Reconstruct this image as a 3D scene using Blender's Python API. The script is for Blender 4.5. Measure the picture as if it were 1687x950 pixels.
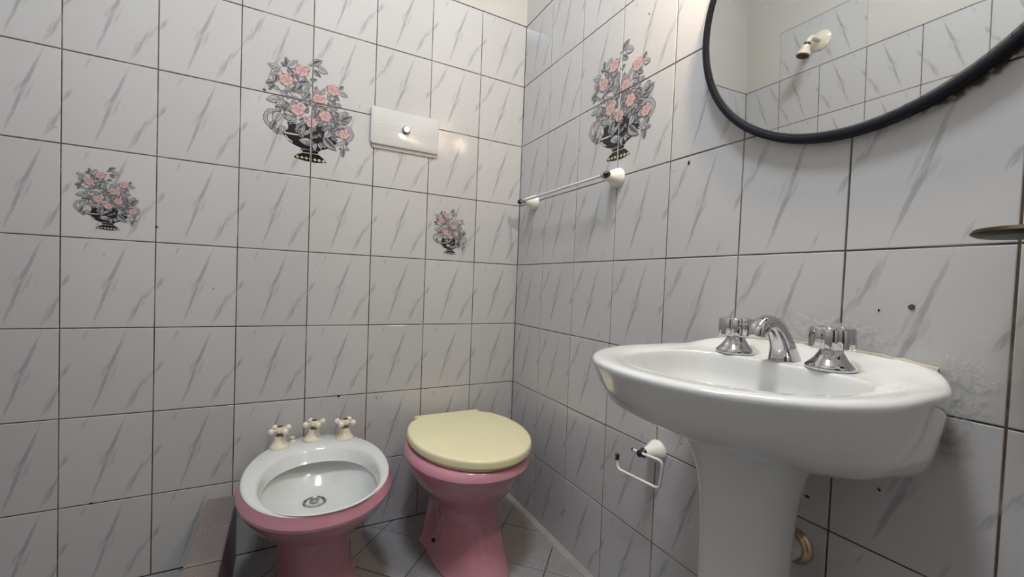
import bpy, bmesh, math, random
from mathutils import Vector, Matrix
for o in list(bpy.data.objects):
    bpy.data.objects.remove(o)
S = bpy.context.scene
COL = S.collection
rnd = random.Random(7)

# ------------------------------------------------------------------ camera
cam = bpy.data.objects.new('camera', bpy.data.cameras.new('camera'))
COL.objects.link(cam)
cam.data.sensor_fit = 'HORIZONTAL'
cam.data.sensor_width = 36.0
cam.data.lens = 36.0 * 679.34 / 1687.0
cam.data.shift_x = 20.0 / 1687.0
cam.data.shift_y = 10.4 / 1687.0
cam.data.clip_start = 0.01
yaw, pit, rol = 0.4733, -0.0282, 0.0386
fw = Vector((math.sin(yaw) * math.cos(pit), math.cos(yaw) * math.cos(pit), math.sin(pit)))
rt0 = Vector((math.cos(yaw), -math.sin(yaw), 0))
up0 = rt0.cross(fw)
rt = math.cos(rol) * rt0 + math.sin(rol) * up0
up = -math.sin(rol) * rt0 + math.cos(rol) * up0
cam.matrix_world = Matrix(((rt.x, up.x, -fw.x, -0.853), (rt.y, up.y, -fw.y, -1.5148), (rt.z, up.z, -fw.z, 0.9083), (0, 0, 0, 1)))
S.camera = cam

# ------------------------------------------------------------------ world, exposure
w = bpy.data.worlds.new('world')
S.world = w
w.use_nodes = True
w.node_tree.nodes['Background'].inputs[0].default_value = (0.8, 0.88, 1.0, 1)
w.node_tree.nodes['Background'].inputs[1].default_value = 0.3
S.view_settings.view_transform = 'Standard'
S.view_settings.look = 'None'
S.view_settings.gamma = 1.0
S.view_settings.use_curve_mapping = False
S.view_settings.exposure = 0.84
LAMP = (-0.135, -1.08, 1.81)          # bulb of the wall lamp above the mirror
LAMP_E = 250.0                        # radiance of the bulb glass
CEIL_E = 44.0                         # radiance of the added ceiling lamp's diffuser

# ------------------------------------------------------------------ materials
def nt(name):
    m = bpy.data.materials.new(name)
    m.use_nodes = True
    t = m.node_tree
    return m, t, t.nodes['Principled BSDF']

def nd(t, typ, **kw):
    n = t.nodes.new(typ)
    for k, v in kw.items():
        setattr(n, k, v)
    return n

def math_n(t, op, a, b=None, c=None, clamp=False):
    n = nd(t, 'ShaderNodeMath', operation=op)
    n.use_clamp = clamp
    for i, v in enumerate((a, b, c)):
        if v is None:
            continue
        if isinstance(v, (int, float)):
            n.inputs[i].default_value = v
        else:
            t.links.new(v, n.inputs[i])
    return n.outputs[0]

def ramp(t, v, lo, hi, a=0.0, b=1.0):
    n = nd(t, 'ShaderNodeMapRange')
    n.interpolation_type = 'SMOOTHSTEP'
    t.links.new(v, n.inputs['Value'])
    n.inputs['From Min'].default_value = lo
    n.inputs['From Max'].default_value = hi
    n.inputs['To Min'].default_value = a
    n.inputs['To Max'].default_value = b
    return n.outputs[0]

def mixc(t, f, a, b):
    n = nd(t, 'ShaderNodeMix', data_type='RGBA')
    if isinstance(f, (int, float)):
        n.inputs[0].default_value = f
    else:
        t.links.new(f, n.inputs[0])
    for i, v in ((6, a), (7, b)):
        if isinstance(v, tuple):
            n.inputs[i].default_value = v if len(v) == 4 else v + (1,)
        else:
            t.links.new(v, n.inputs[i])
    return n.outputs[2]

def noise(t, vec, scale, detail=3.0, rough=0.55, out=0):
    n = nd(t, 'ShaderNodeTexNoise')
    if vec is not None:
        t.links.new(vec, n.inputs['Vector'])
    n.inputs['Scale'].default_value = scale
    n.inputs['Detail'].default_value = detail
    n.inputs['Roughness'].default_value = rough
    return n.outputs[out]

def plain(name, col, rough=0.3, metal=0.0, var=0.06, vscale=18.0, coat=0.0, bump=0.0, bscale=60.0, spec=None):
    m, t, p = nt(name)
    co = nd(t, 'ShaderNodeTexCoord').outputs['Object']
    f = noise(t, co, vscale, 4.0)
    d = tuple(c * (1 - var * 2) for c in col)
    t.links.new(mixc(t, f, d, tuple(min(1, c * (1 + var)) for c in col)), p.inputs['Base Color'])
    p.inputs['Roughness'].default_value = rough
    p.inputs['Metallic'].default_value = metal
    p.inputs['Coat Weight'].default_value = coat
    p.inputs['Coat Roughness'].default_value = 0.04
    if spec is not None:
        p.inputs['Specular IOR Level'].default_value = spec
    if bump > 0:
        b = nd(t, 'ShaderNodeBump')
        b.inputs['Strength'].default_value = bump
        b.inputs['Distance'].default_value = 0.002
        t.links.new(noise(t, co, bscale, 4.0), b.inputs['Height'])
        t.links.new(b.outputs[0], p.inputs['Normal'])
    return m

TW, TH = 0.2, 0.2457
def tile_material():
    m, t, p = nt('marble_print_tile')
    tc = nd(t, 'ShaderNodeTexCoord')
    sep = nd(t, 'ShaderNodeSeparateXYZ')
    t.links.new(tc.outputs['Object'], sep.inputs[0])
    u = math_n(t, 'MULTIPLY_ADD', sep.outputs[0], 1 / TW, 0.5)
    v = math_n(t, 'MULTIPLY_ADD', sep.outputs[2], 1 / TW, 0.5 * TH / TW)   # both in tile widths
    asp = TH / TW
    cmb = nd(t, 'ShaderNodeCombineXYZ')
    t.links.new(u, cmb.inputs[0]); t.links.new(v, cmb.inputs[1])
    # streaky distortion running along the vein direction
    mp = nd(t, 'ShaderNodeMapping')
    mp.inputs['Rotation'].default_value = (0, 0, math.radians(-70))
    t.links.new(cmb.outputs[0], mp.inputs[0])
    mq = nd(t, 'ShaderNodeMapping')
    mq.inputs['Scale'].default_value = (3.0, 26.0, 1)
    t.links.new(mp.outputs[0], mq.inputs[0])
    st = ramp(t, noise(t, mq.outputs[0], 1.0, 5.0, 0.65), 0.36, 0.66)
    wob = noise(t, cmb.outputs[0], 6.0, 4.0, 0.6)
    uu = math_n(t, 'ADD', u, math_n(t, 'MULTIPLY', math_n(t, 'SUBTRACT', wob, 0.5), 0.05))
    total = None
    # (u0, v0, u1, v1, width, centre of the swelling, ragged, strength), v as a share of the tile height
    veins = ((0.31, 0.00, 0.70, 1.00, 0.033, 0.50, 1.2, 0.9), (0.66, -0.02, 0.93, 0.47, 0.030, 0.55, 1.3, 0.75),
             (0.76, 0.20, 1.10, 0.62, 0.020, 0.35, 0.8, 0.7), (-0.06, 0.37, 0.13, 0.63, 0.022, 0.65, 0.5, 0.75),
             (0.21, 0.83, 0.29, 0.99, 0.012, 0.5, 0.5, 0.5), (0.42, 0.36, 0.60, 0.66, 0.060, 0.5, 1.9, 0.35))
    for (u0, v0, u1, v1, wd, cen, rag, stg) in veins:
        du, dv = u1 - u0, (v1 - v0) * asp
        L = math.hypot(du, dv); cu, cv = du / L, dv / L
        a = math_n(t, 'SUBTRACT', uu, u0); b = math_n(t, 'SUBTRACT', v, v0 * asp)
        s = math_n(t, 'ADD', math_n(t, 'MULTIPLY', a, cu / L), math_n(t, 'MULTIPLY', b, cv / L))
        n = math_n(t, 'ABSOLUTE', math_n(t, 'SUBTRACT', math_n(t, 'MULTIPLY', b, cu), math_n(t, 'MULTIPLY', a, cv)))
        lo = ramp(t, s, 0.0, cen); hi = ramp(t, s, 1.0, cen)
        prof = math_n(t, 'MULTIPLY', lo, hi)
        wid = math_n(t, 'MULTIPLY', math_n(t, 'ADD', math_n(t, 'MULTIPLY', prof, 0.8), math_n(t, 'MULTIPLY', math_n(t, 'POWER', prof, 0.25), 0.2)), wd)
        wid = math_n(t, 'MULTIPLY', wid, math_n(t, 'ADD', 1.15 - 0.5 * min(rag, 1.3), math_n(t, 'MULTIPLY', st, rag * 1.1)))
        q = math_n(t, 'DIVIDE', n, math_n(t, 'ADD', wid, 0.0015))
        k = math_n(t, 'MULTIPLY', ramp(t, q, 1.25, 0.45), stg)
        k = math_n(t, 'MULTIPLY', k, math_n(t, 'POWER', prof, 0.3))
        k = math_n(t, 'MULTIPLY', k, ramp(t, st, 0.05, 0.75, 0.35, 1.0))
        total = k if total is None else math_n(t, 'MAXIMUM', total, k)
    total = math_n(t, 'MINIMUM', total, 1.0)
    oi = nd(t, 'ShaderNodeObjectInfo')
    base = mixc(t, oi.outputs['Random'], (0.482, 0.482, 0.486), (0.512, 0.513, 0.519))
    col = mixc(t, math_n(t, 'MULTIPLY', total, 0.8), base, (0.265, 0.262, 0.275))
    # faint dust and small dark specks of wear
    sp = noise(t, tc.outputs['Object'], 160.0, 1.0)
    wn = nd(t, 'ShaderNodeTexNoise'); wn.noise_dimensions = '4D'
    t.links.new(tc.outputs['Object'], wn.inputs['Vector'])
    t.links.new(math_n(t, 'MULTIPLY', oi.outputs['Random'], 50.0), wn.inputs['W'])
    wn.inputs['Scale'].default_value = 55.0
    wn.inputs['Detail'].default_value = 1.0
    spk = ramp(t, wn.outputs[0], 0.80, 0.83)
    col = mixc(t, math_n(t, 'MULTIPLY', spk, 0.6), col, (0.16, 0.13, 0.12))
    t.links.new(col, p.inputs['Base Color'])
    p.inputs['Roughness'].default_value = 0.10
    b = nd(t, 'ShaderNodeBump')
    b.inputs['Strength'].default_value = 0.035
    b.inputs['Distance'].default_value = 0.002
    t.links.new(noise(t, tc.outputs['Object'], 14.0, 2.0), b.inputs['Height'])
    t.links.new(b.outputs[0], p.inputs['Normal'])
    return m

def grout_material():
    m, t, p = nt('grout')
    co = nd(t, 'ShaderNodeTexCoord').outputs['Object']
    f = ramp(t, noise(t, co, 9.0, 4.0), 0.48, 0.66)
    g = noise(t, co, 120.0, 2.0)
    col = mixc(t, g, (0.035, 0.022, 0.014), (0.13, 0.09, 0.06))
    t.links.new(mixc(t, math_n(t, 'MULTIPLY', f, 0.55), col, (0.38, 0.34, 0.29)), p.inputs['Base Color'])
    p.inputs['Roughness'].default_value = 0.9
    return m

def stone_material(name, a, b, c):
    m, t, p = nt(name)
    co = nd(t, 'ShaderNodeTexCoord').outputs['Object']
    n1 = noise(t, co, 260.0, 3.0, 0.7)
    n2 = noise(t, co, 22.0, 4.0)
    col = mixc(t, ramp(t, n1, 0.35, 0.65), a, b)
    col = mixc(t, ramp(t, n2, 0.35, 0.75, 0.0, 0.6), col, c)
    t.links.new(col, p.inputs['Base Color'])
    p.inputs['Roughness'].default_value = 0.45
    bp = nd(t, 'ShaderNodeBump'); bp.inputs['Strength'].default_value = 0.2; bp.inputs['Distance'].default_value = 0.001
    t.links.new(n1, bp.inputs['Height']); t.links.new(bp.outputs[0], p.inputs['Normal'])
    return m

def stain_material(name, col, dens, scale, lo, hi):
    """dirt with a shape of its own: opaque where a noise is high, fading at the edges of the patch"""
    m, t, p = nt(name)
    tc = nd(t, 'ShaderNodeTexCoord')
    n = noise(t, tc.outputs['Object'], scale, 5.0, 0.65)
    uv = nd(t, 'ShaderNodeUVMap')
    s = nd(t, 'ShaderNodeSeparateXYZ'); t.links.new(uv.outputs[0], s.inputs[0])
    du = math_n(t, 'MULTIPLY_ADD', s.outputs[0], 2.0, -1.0); dv = math_n(t, 'MULTIPLY_ADD', s.outputs[1], 2.0, -1.0)
    r = math_n(t, 'ADD', math_n(t, 'MULTIPLY', du, du), math_n(t, 'MULTIPLY', dv, dv))
    fade = ramp(t, r, 1.0, 0.1)
    al = math_n(t, 'MULTIPLY', ramp(t, math_n(t, 'ADD', n, math_n(t, 'MULTIPLY_ADD', fade, 0.35, -0.2)), lo, hi), math_n(t, 'MULTIPLY', fade, dens), clamp=True)
    t.links.new(al, p.inputs['Alpha'])
    p.inputs['Base Color'].default_value = col + (1,)
    p.inputs['Roughness'].default_value = 0.6
    return m

M_TILE = tile_material()
M_GROUT = grout_material()
M_PLASTER = plain('wall_plaster', (0.52, 0.505, 0.48), 0.75, var=0.03, vscale=6, bump=0.25, bscale=35)
M_CEIL = plain('ceiling_paint', (0.78, 0.77, 0.75), 0.8, var=0.03, vscale=5, bump=0.2, bscale=30)
M_FLOOR = stone_material('grey_stone_tile', (0.20, 0.195, 0.20), (0.36, 0.355, 0.36), (0.22, 0.21, 0.21))
M_CURB = stone_material('brown_grey_stone_tile', (0.12, 0.10, 0.093), (0.25, 0.215, 0.20), (0.17, 0.14, 0.125))
M_FGROUT = plain('floor_grout', (0.045, 0.04, 0.038), 0.9)
M_CEMENT = stone_material('grey_cement', (0.27, 0.26, 0.25), (0.40, 0.39, 0.37), (0.26, 0.25, 0.23))
M_PINK = plain('pink_glazed_ceramic', (0.53, 0.245, 0.305), 0.12, var=0.05, vscale=9, coat=0.4)
M_WHITE = plain('white_glazed_ceramic', (0.64, 0.655, 0.655), 0.10, var=0.02, vscale=7, coat=0.4)
M_BOWL = plain('stained_white_ceramic', (0.66, 0.68, 0.67), 0.15, var=0.10, vscale=9, coat=0.3)
M_LID = plain('ivory_plastic', (0.78, 0.735, 0.475), 0.28, var=0.035, vscale=7)
M_CREAM = plain('cream_ceramic', (0.74, 0.69, 0.56), 0.18, var=0.05, vscale=30, coat=0.3)
M_CERWHITE = plain('white_porcelain_mount', (0.80, 0.80, 0.75), 0.12, var=0.03, coat=0.4)
M_BRASS = plain('worn_brass', (0.30, 0.20, 0.09), 0.38, metal=0.7, var=0.3, vscale=120)
M_PIPEBRASS = plain('polished_brass_ring', (0.62, 0.50, 0.30), 0.25, metal=0.9, var=0.3, vscale=60)
M_DARKBRASS = plain('dark_antique_brass', (0.030, 0.023, 0.012), 0.42, metal=0.35, var=0.15, vscale=40, spec=0.15)
M_RUST = plain('brown_rust', (0.12, 0.055, 0.03), 0.8, var=0.3, vscale=150)
M_CHROME = plain('chrome', (0.52, 0.52, 0.54), 0.06, metal=1.0, var=0.04, vscale=40)
M_STEEL = plain('scuffed_steel', (0.45, 0.44, 0.42), 0.3, metal=1.0, var=0.2, vscale=90)
M_BLACK = plain('black_rubber', (0.018, 0.017, 0.016), 0.35, var=0.2)
M_FRAME = plain('dark_navy_frame', (0.006, 0.007, 0.016), 0.5, var=0.25, vscale=70, bump=0.3, bscale=220, spec=0.22)
M_PLATE = plain('white_glossy_plastic', (0.56, 0.565, 0.565), 0.09, var=0.02, coat=0.3)
M_GROOVE = plain('groove_grey', (0.42, 0.42, 0.41), 0.4)
M_WIRE = plain('white_enamelled_wire', (0.80, 0.79, 0.76), 0.22, var=0.05, vscale=80)
M_ROD = plain('frosted_rod', (0.66, 0.67, 0.67), 0.12, var=0.03)
M_PVC = plain('white_pipe_plastic', (0.62, 0.62, 0.66), 0.35, var=0.08)
M_SEAL = plain('old_sealant', (0.47, 0.43, 0.36), 0.6, var=0.3, vscale=60, bump=0.5, bscale=120)
M_HOLE = plain('dark_screw_hole', (0.02, 0.015, 0.012), 0.9)
M_SCUM = stain_material('dried_sealant_smears', (0.70, 0.68, 0.64), 0.45, 80.0, 0.60, 0.68)
M_MOULD = stain_material('brown_mould', (0.07, 0.045, 0.02), 0.95, 60.0, 0.42, 0.62)
M_GRIME = stain_material('grey_grime', (0.22, 0.20, 0.165), 0.45, 38.0, 0.42, 0.85)
M_DOOR = plain('dark_wood_door', (0.06, 0.035, 0.022), 0.4)

def mirror_material():
    m, t, p = nt('mirror_glass')
    co = nd(t, 'ShaderNodeTexCoord').outputs['Object']
    d = ramp(t, noise(t, co, 34.0, 5.0, 0.7), 0.60, 0.80)
    p.inputs['Metallic'].default_value = 1.0
    t.links.new(mixc(t, math_n(t, 'MULTIPLY', d, 0.5), (0.64, 0.645, 0.63), (0.80, 0.80, 0.79)), p.inputs['Base Color'])
    t.links.new(ramp(t, d, 0.0, 1.0, 0.015, 0.12), p.inputs['Roughness'])
    return m
M_MIRROR = mirror_material()

def emit(name, col, e):
    m, t, p = nt(name)
    p.inputs['Base Color'].default_value = (0.9, 0.9, 0.9, 1)
    p.inputs['Emission Color'].default_value = col + (1,)
    p.inputs['Emission Strength'].default_value = e
    return m
M_BULB = emit('warm_bulb_glass', (1.0, 0.77, 0.53), LAMP_E)
M_DIFF = emit('added_lamp_diffuser', (0.84, 0.92, 1.0), CEIL_E)

# ------------------------------------------------------------------ mesh helpers
def link(name, me, parent=None, smooth=True, angle=38):
    o = bpy.data.objects.new(name, me)
    COL.objects.link(o)
    if smooth:
        for pl in me.polygons:
            pl.use_smooth = True
        try:
            me.set_sharp_from_angle(angle=math.radians(angle))
        except Exception:
            pass
    if parent is not None:
        o.parent = parent
    return o

def mesh(name, verts, faces, mats, fmat=None, fix=True):
    me = bpy.data.meshes.new(name)
    me.from_pydata([tuple(v) for v in verts], [], faces)
    for m in (mats if isinstance(mats, (list, tuple)) else [mats]):
        me.materials.append(m)
    if fmat:
        for pl, i in zip(me.polygons, fmat):
            pl.material_index = i
    if fix:
        bm = bmesh.new(); bm.from_mesh(me)
        bmesh.ops.recalc_face_normals(bm, faces=bm.faces[:])
        bm.to_mesh(me); bm.free()
    me.update()
    return me

def thing(name, label, cat, loc, group=None):
    o = bpy.data.objects.new(name, None)
    o.empty_display_size = 0.05
    COL.objects.link(o)
    o.location = loc
    o['label'] = label; o['category'] = cat
    if group:
        o['group'] = group
    return o

def part(name, root, verts, faces, mats, fmat=None, smooth=True, angle=38, base=None):
    """a part given in room coordinates, stored relative to its thing"""
    b = Vector(base if base is not None else root.location)
    return link(name, mesh(name, [Vector(v) - b for v in verts], faces, mats, fmat), root, smooth, angle)

def loft(rings, cap0=True, cap1=True, closed=True):
    n = len(rings[0]); V = []; F = []
    for r in rings:
        V += [tuple(p) for p in r]
    for i in range(len(rings) - 1):
        for j in range(n if closed else n - 1):
            k = (j + 1) % n
            F.append((i * n + j, i * n + k, (i + 1) * n + k, (i + 1) * n + j))
    if cap0:
        F.append(tuple(range(n)))
    if cap1:
        F.append(tuple((len(rings) - 1) * n + j for j in range(n)))
    return V, F

def frame_of(axis):
    z = Vector(axis).normalized()
    a = Vector((0, 0, 1)) if abs(z.z) < 0.9 else Vector((1, 0, 0))
    x = a.cross(z).normalized()
    return x, z.cross(x), z

def lathe(org, axis, prof, n=28, cap0=True, cap1=True, wav=None):
    x, y, z = frame_of(axis); o = Vector(org); R = []
    for (r, h) in prof:
        ring = []
        for j in range(n):
            a = 2 * math.pi * j / n
            rr = r * (wav(a) if wav else 1)
            ring.append(o + x * (rr * math.cos(a)) + y * (rr * math.sin(a)) + z * h)
        R.append(ring)
    return loft(R, cap0, cap1)

def tube(path, r, n=12):
    P = [Vector(p) for p in path]; R = []; px = None
    for i, p in enumerate(P):
        d = (P[min(i + 1, len(P) - 1)] - P[max(i - 1, 0)]).normalized()
        if px is None:
            px = frame_of(d)[0]
        px = (px - d * px.dot(d)).normalized()
        py = d.cross(px)
        rr = r[i] if isinstance(r, (list, tuple)) else r
        R.append([p + px * (rr * math.cos(2 * math.pi * j / n)) + py * (rr * math.sin(2 * math.pi * j / n)) for j in range(n)])
    return loft(R)

def rounded(path, rad, seg=6):
    """polyline with its inner corners rounded"""
    P = [Vector(p) for p in path]; out = [P[0]]
    for i in range(1, len(P) - 1):
        a = (P[i - 1] - P[i]); b = (P[i + 1] - P[i])
        r = min(rad, a.length * 0.49, b.length * 0.49)
        s = P[i] + a.normalized() * r; e = P[i] + b.normalized() * r
        for k in range(seg + 1):
            q = k / seg
            out.append(s * (1 - q) ** 2 + P[i] * 2 * q * (1 - q) + e * q * q)
    out.append(P[-1])
    return out

def join(*vf):
    V = []; F = []
    for v, f in vf:
        k = len(V); V += list(v); F += [tuple(i + k for i in q) for q in f]
    return V, F

def box(x0, x1, y0, y1, z0, z1):
    V = [(x, y, z) for z in (z0, z1) for y in (y0, y1) for x in (x0, x1)]
    return V, [(0, 2, 3, 1), (4, 5, 7, 6), (0, 1, 5, 4), (2, 6, 7, 3), (0, 4, 6, 2), (1, 3, 7, 5)]

def ball(c, r, n=12, m=8):
    return lathe(Vector(c), (0, 0, 1), [(max(1e-4, r * math.sin(math.pi * i / m)), -r * math.cos(math.pi * i / m)) for i in range(m + 1)], n)

def sgp(v, e):
    return math.copysign(abs(v) ** e, v)

def super_ring(cx, cy, a, bf, bb, z, n=72, ex=2.0):
    """oval with different depth towards the room (-y) and the wall (+y)"""
    R = []
    for j in range(n):
        t = 2 * math.pi * j / n
        c, s = math.cos(t), math.sin(t)
        R.append(Vector((cx + a * sgp(c, 2 / ex), cy + (bb if s > 0 else bf) * sgp(s, 2 / ex), z)))
    return R

# ------------------------------------------------------------------ the room
FZ = 0.010                 # finished floor
ZT = 1.970                 # top of the wall tiles
ZC = 2.90                  # ceiling
XW = -1.543                # face of the left wall
YF = -2.25                 # face of the front wall
G = 0.0013                 # half a grout joint
ROWS = [ZT - TH * i for i in range(8)] + [FZ]
COLB = [0.0] + [-0.198 - 0.2 * k for k in range(7)] + [XW]
PR = 0.1911
COLR = [0.0] + [-0.1937 - PR * k for k in range(10)] + [YF]
PL = 0.188
COLL = [0.0] + [-0.181 - PL * k for k in range(11)] + [YF]

def structure(name, v, f, m, label, smooth=False):
    o = link(name, mesh(name, v, f, m), None, smooth)
    o['kind'] = 'structure'; o['label'] = label; o['category'] = name.split('_')[0]
    return o

wall_back = structure('wall_back', *box(XW - 0.1, 0.1, 0.0016, 0.12, -0.05, ZT + 0.001), M_GROUT, 'back wall of white marble-print tiles behind the bidet and toilet')
wall_right = structure('wall_right', *box(0.0016, 0.12, YF - 0.1, 0.0016, -0.05, ZT + 0.001), M_GROUT, 'right wall of white marble-print tiles behind the washbasin and mirror')
wall_left = structure('wall_left', *box(XW - 0.12, XW - 0.0016, YF - 0.1, 0.0016, -0.05, ZT + 0.001), M_GROUT, 'left shower wall seen in the mirror with shower head')
wall_front = structure('wall_front', *join(box(XW - 0.1, -1.25, YF - 0.12, YF, -0.05, ZC), box(-0.50, 0.1, YF - 0.12, YF, -0.05, ZC), box(-1.25, -0.50, YF - 0.12, YF, 2.02, ZC)), M_PLASTER, 'plain plastered front wall behind the camera with the door')
door = structure('door_1', *box(-1.245, -0.505, YF - 0.08, YF - 0.04, 0.0, 2.015), M_DOOR, 'closed dark wooden door in the front wall')
part('handle', door, *lathe((-0.57, YF - 0.041, 1.0), (0, 1, 0), [(0.025, 0), (0.025, 0.006), (0.01, 0.01), (0.01, 0.035), (0.024, 0.04), (0.024, 0.055), (0.008, 0.062)], 16), M_STEEL, base=(0, 0, 0))
ceiling = structure('ceiling', *box(XW - 0.12, 0.12, YF - 0.12, 0.12, ZC, ZC + 0.08), M_CEIL, 'white painted ceiling')
floor = structure('floor', *box(XW - 0.1, 0.1, YF - 0.1, 0.1, -0.08, FZ - 0.0016), M_FGROUT, 'grey stone tile floor laid on the diagonal')

# plaster above the tiles
part('plaster', wall_back, *box(XW - 0.1, 0.1, -0.002, 0.12, ZT + 0.001, ZC), M_PLASTER, smooth=False, base=(0, 0, 0))
part('plaster', wall_right, *box(-0.002, 0.12, YF - 0.1, 0.0, ZT + 0.001, ZC), M_PLASTER, smooth=False, base=(0, 0, 0))
zx = ZT + TH              # the shower tiles rise one row higher
v, f = join(box(XW - 0.12, XW + 0.002, YF - 0.1, COLL[3], ZT + 0.001, ZC), box(XW - 0.12, XW + 0.002, COLL[1], 0.0, ZT + 0.001, ZC),
            box(XW - 0.12, XW + 0.002, COLL[3], COLL[1], zx, ZC), box(XW - 0.12, XW - 0.0016, COLL[3], COLL[1], ZT, zx))
part('plaster', wall_left, v, f, M_PLASTER, smooth=False, base=(0, 0, 0))

TM = {}
def tile_mesh(w, h, b=0.0014, th=0.006):
    k = (round(w, 4), round(h, 4))
    if k in TM:
        return TM[k]
    a, c = w / 2, h / 2
    V = [(-a + b, 0, -c + b), (a - b, 0, -c + b), (a - b, 0, c - b), (-a + b, 0, c - b),
         (-a + b * .35, b * .3, -c + b * .35), (a - b * .35, b * .3, -c + b * .35), (a - b * .35, b * .3, c - b * .35), (-a + b * .35, b * .3, c - b * .35),
         (-a, b, -c), (a, b, -c), (a, b, c), (-a, b, c), (-a, th, -c), (a, th, -c), (a, th, c), (-a, th, c)]
    F = [(0, 1, 2, 3)]
    for s in (0, 4, 8):
        for j in range(4):
            q = (j + 1) % 4
            F.append((s + j, s + 4 + j, s + 4 + q, s + q))
    TM[k] = mesh('tile', V, F, M_TILE)
    return TM[k]

TILES = {}
def wall_tile(side, c0, c1, z0, z1, root, flip, key, jit=True):
    w, h = abs(c1 - c0) - 2 * G, abs(z1 - z0) - 2 * G
    o = bpy.data.objects.new('tile', tile_mesh(w, h))
    COL.objects.link(o)
    m, z = (c0 + c1) / 2, (z0 + z1) / 2
    d = rnd.uniform(-0.0003, 0.0004) if jit else 0
    ang = {'b': 0, 'r': -math.pi / 2, 'l': math.pi / 2}[side]
    loc = {'b': (m, d, z), 'r': (d, m, z), 'l': (XW - d, m, z)}[side]
    J = Matrix.Rotation(rnd.gauss(0, 0.0006), 4, 'X') @ Matrix.Rotation(rnd.gauss(0, 0.0006), 4, 'Z') if jit else Matrix()
    Mx = Matrix.Translation(loc) @ Matrix.Rotation(ang, 4, 'Z') @ J
    if flip:
        Mx = Mx @ Matrix.Rotation(math.pi, 4, 'Y')
    o.matrix_world = Mx
    o.parent = root
    TILES[key] = (o, Mx, w, h)
    return o

DECO = {('b', 3, 1), ('b', 4, 1), ('b', 3, 2), ('b', 4, 2), ('b', 6, 3), ('b', 1, 3), ('r', 2, 1), ('r', 3, 1), ('r', 2, 2), ('r', 3, 2)}
for i in range(8):
    for c in range(8):
        flip = (i == 1 and 0 <= c <= 4) or (i == 7 and c in (0, 1)) or (i == 6 and c == 0)
        wall_tile('b', COLB[c], COLB[c + 1], ROWS[i], ROWS[i + 1], wall_back, flip, ('b', c, i), ('b', c, i) not in DECO)
    for c in range(11):
        flip = i in (3, 4, 5) or (i == 6 and c < 4) or (i == 0 and c > 0) or (i == 7 and c % 3 == 1)
        if i == 3 and c == 7:
            flip = False
        wall_tile('r', COLR[c], COLR[c + 1], ROWS[i], ROWS[i + 1], wall_right, flip, ('r', c, i), ('r', c, i) not in DECO)
    for c in range(12):
        wall_tile('l', COLL[c], COLL[c + 1], ROWS[i], ROWS[i + 1], wall_left, (c * 5 + i * 3) % 7 == 0, ('l', c, i))
for c in (1, 2):
    wall_tile('l', COLL[c], COLL[c + 1], zx, ZT, wall_left, False, ('l', c, -1))

# ------------------------------------------------------------------ clipping helpers
def clip(poly, a, b, c):
    """keep the part of a polygon with a*x + b*y <= c"""
    out = []
    for i in range(len(poly)):
        p, q = poly[i], poly[(i + 1) % len(poly)]
        dp, dq = a * p[0] + b * p[1] - c, a * q[0] + b * q[1] - c
        if dp <= 0:
            out.append(p)
        if (dp < 0 < dq) or (dq < 0 < dp):
            s = dp / (dp - dq)
            out.append((p[0] + (q[0] - p[0]) * s, p[1] + (q[1] - p[1]) * s))
    return out

def clip_rect(poly, x0, x1, y0, y1):
    for a, b, c in ((1, 0, x1), (-1, 0, -x0), (0, 1, y1), (0, -1, -y0)):
        if len(poly) < 3:
            return []
        poly = clip(poly, a, b, c)
    return poly if len(poly) >= 3 else []

def slab_tile(poly, z, root, m, b=0.0015, th=0.008, name='tile'):
    cx = sum(p[0] for p in poly) / len(poly); cy = sum(p[1] for p in poly) / len(poly)
    n = len(poly)
    def inset(d):
        out = []
        for i in range(n):
            p0, p1, p2 = poly[i - 1], poly[i], poly[(i + 1) % n]
            e1 = Vector((p1[0] - p0[0], p1[1] - p0[1])); e2 = Vector((p2[0] - p1[0], p2[1] - p1[1]))
            if e1.length < 1e-6 or e2.length < 1e-6:
                out.append(p1); continue
            n1 = Vector((-e1.y, e1.x)).normalized(); n2 = Vector((-e2.y, e2.x)).normalized()
            bis = n1 + n2
            bis = bis / max(0.3, bis.dot(n1)) if bis.length > 1e-6 else n1
            out.append((p1[0] + bis.x * d, p1[1] + bis.y * d))
        return out
    area = sum(poly[i - 1][0] * poly[i][1] - poly[i][0] * poly[i - 1][1] for i in range(n))
    s = 1 if area > 0 else -1
    A = [(x, y, z) for x, y in inset(s * (G + b))]
    B = [(x, y, z - b * 0.8) for x, y in inset(s * G)]
    C = [(x, y, z - th) for x, y in inset(s * G)]
    v, f = loft([C, B, A], False, True)
    rl = root.matrix_world.translation if root else Vector()
    o = link(name, mesh(name, [(p[0] - cx, p[1] - cy, p[2] - z) for p in v], f, m), root, False)
    o.location = Vector((cx, cy, z)) - Vector(root.location)
    return o

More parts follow.
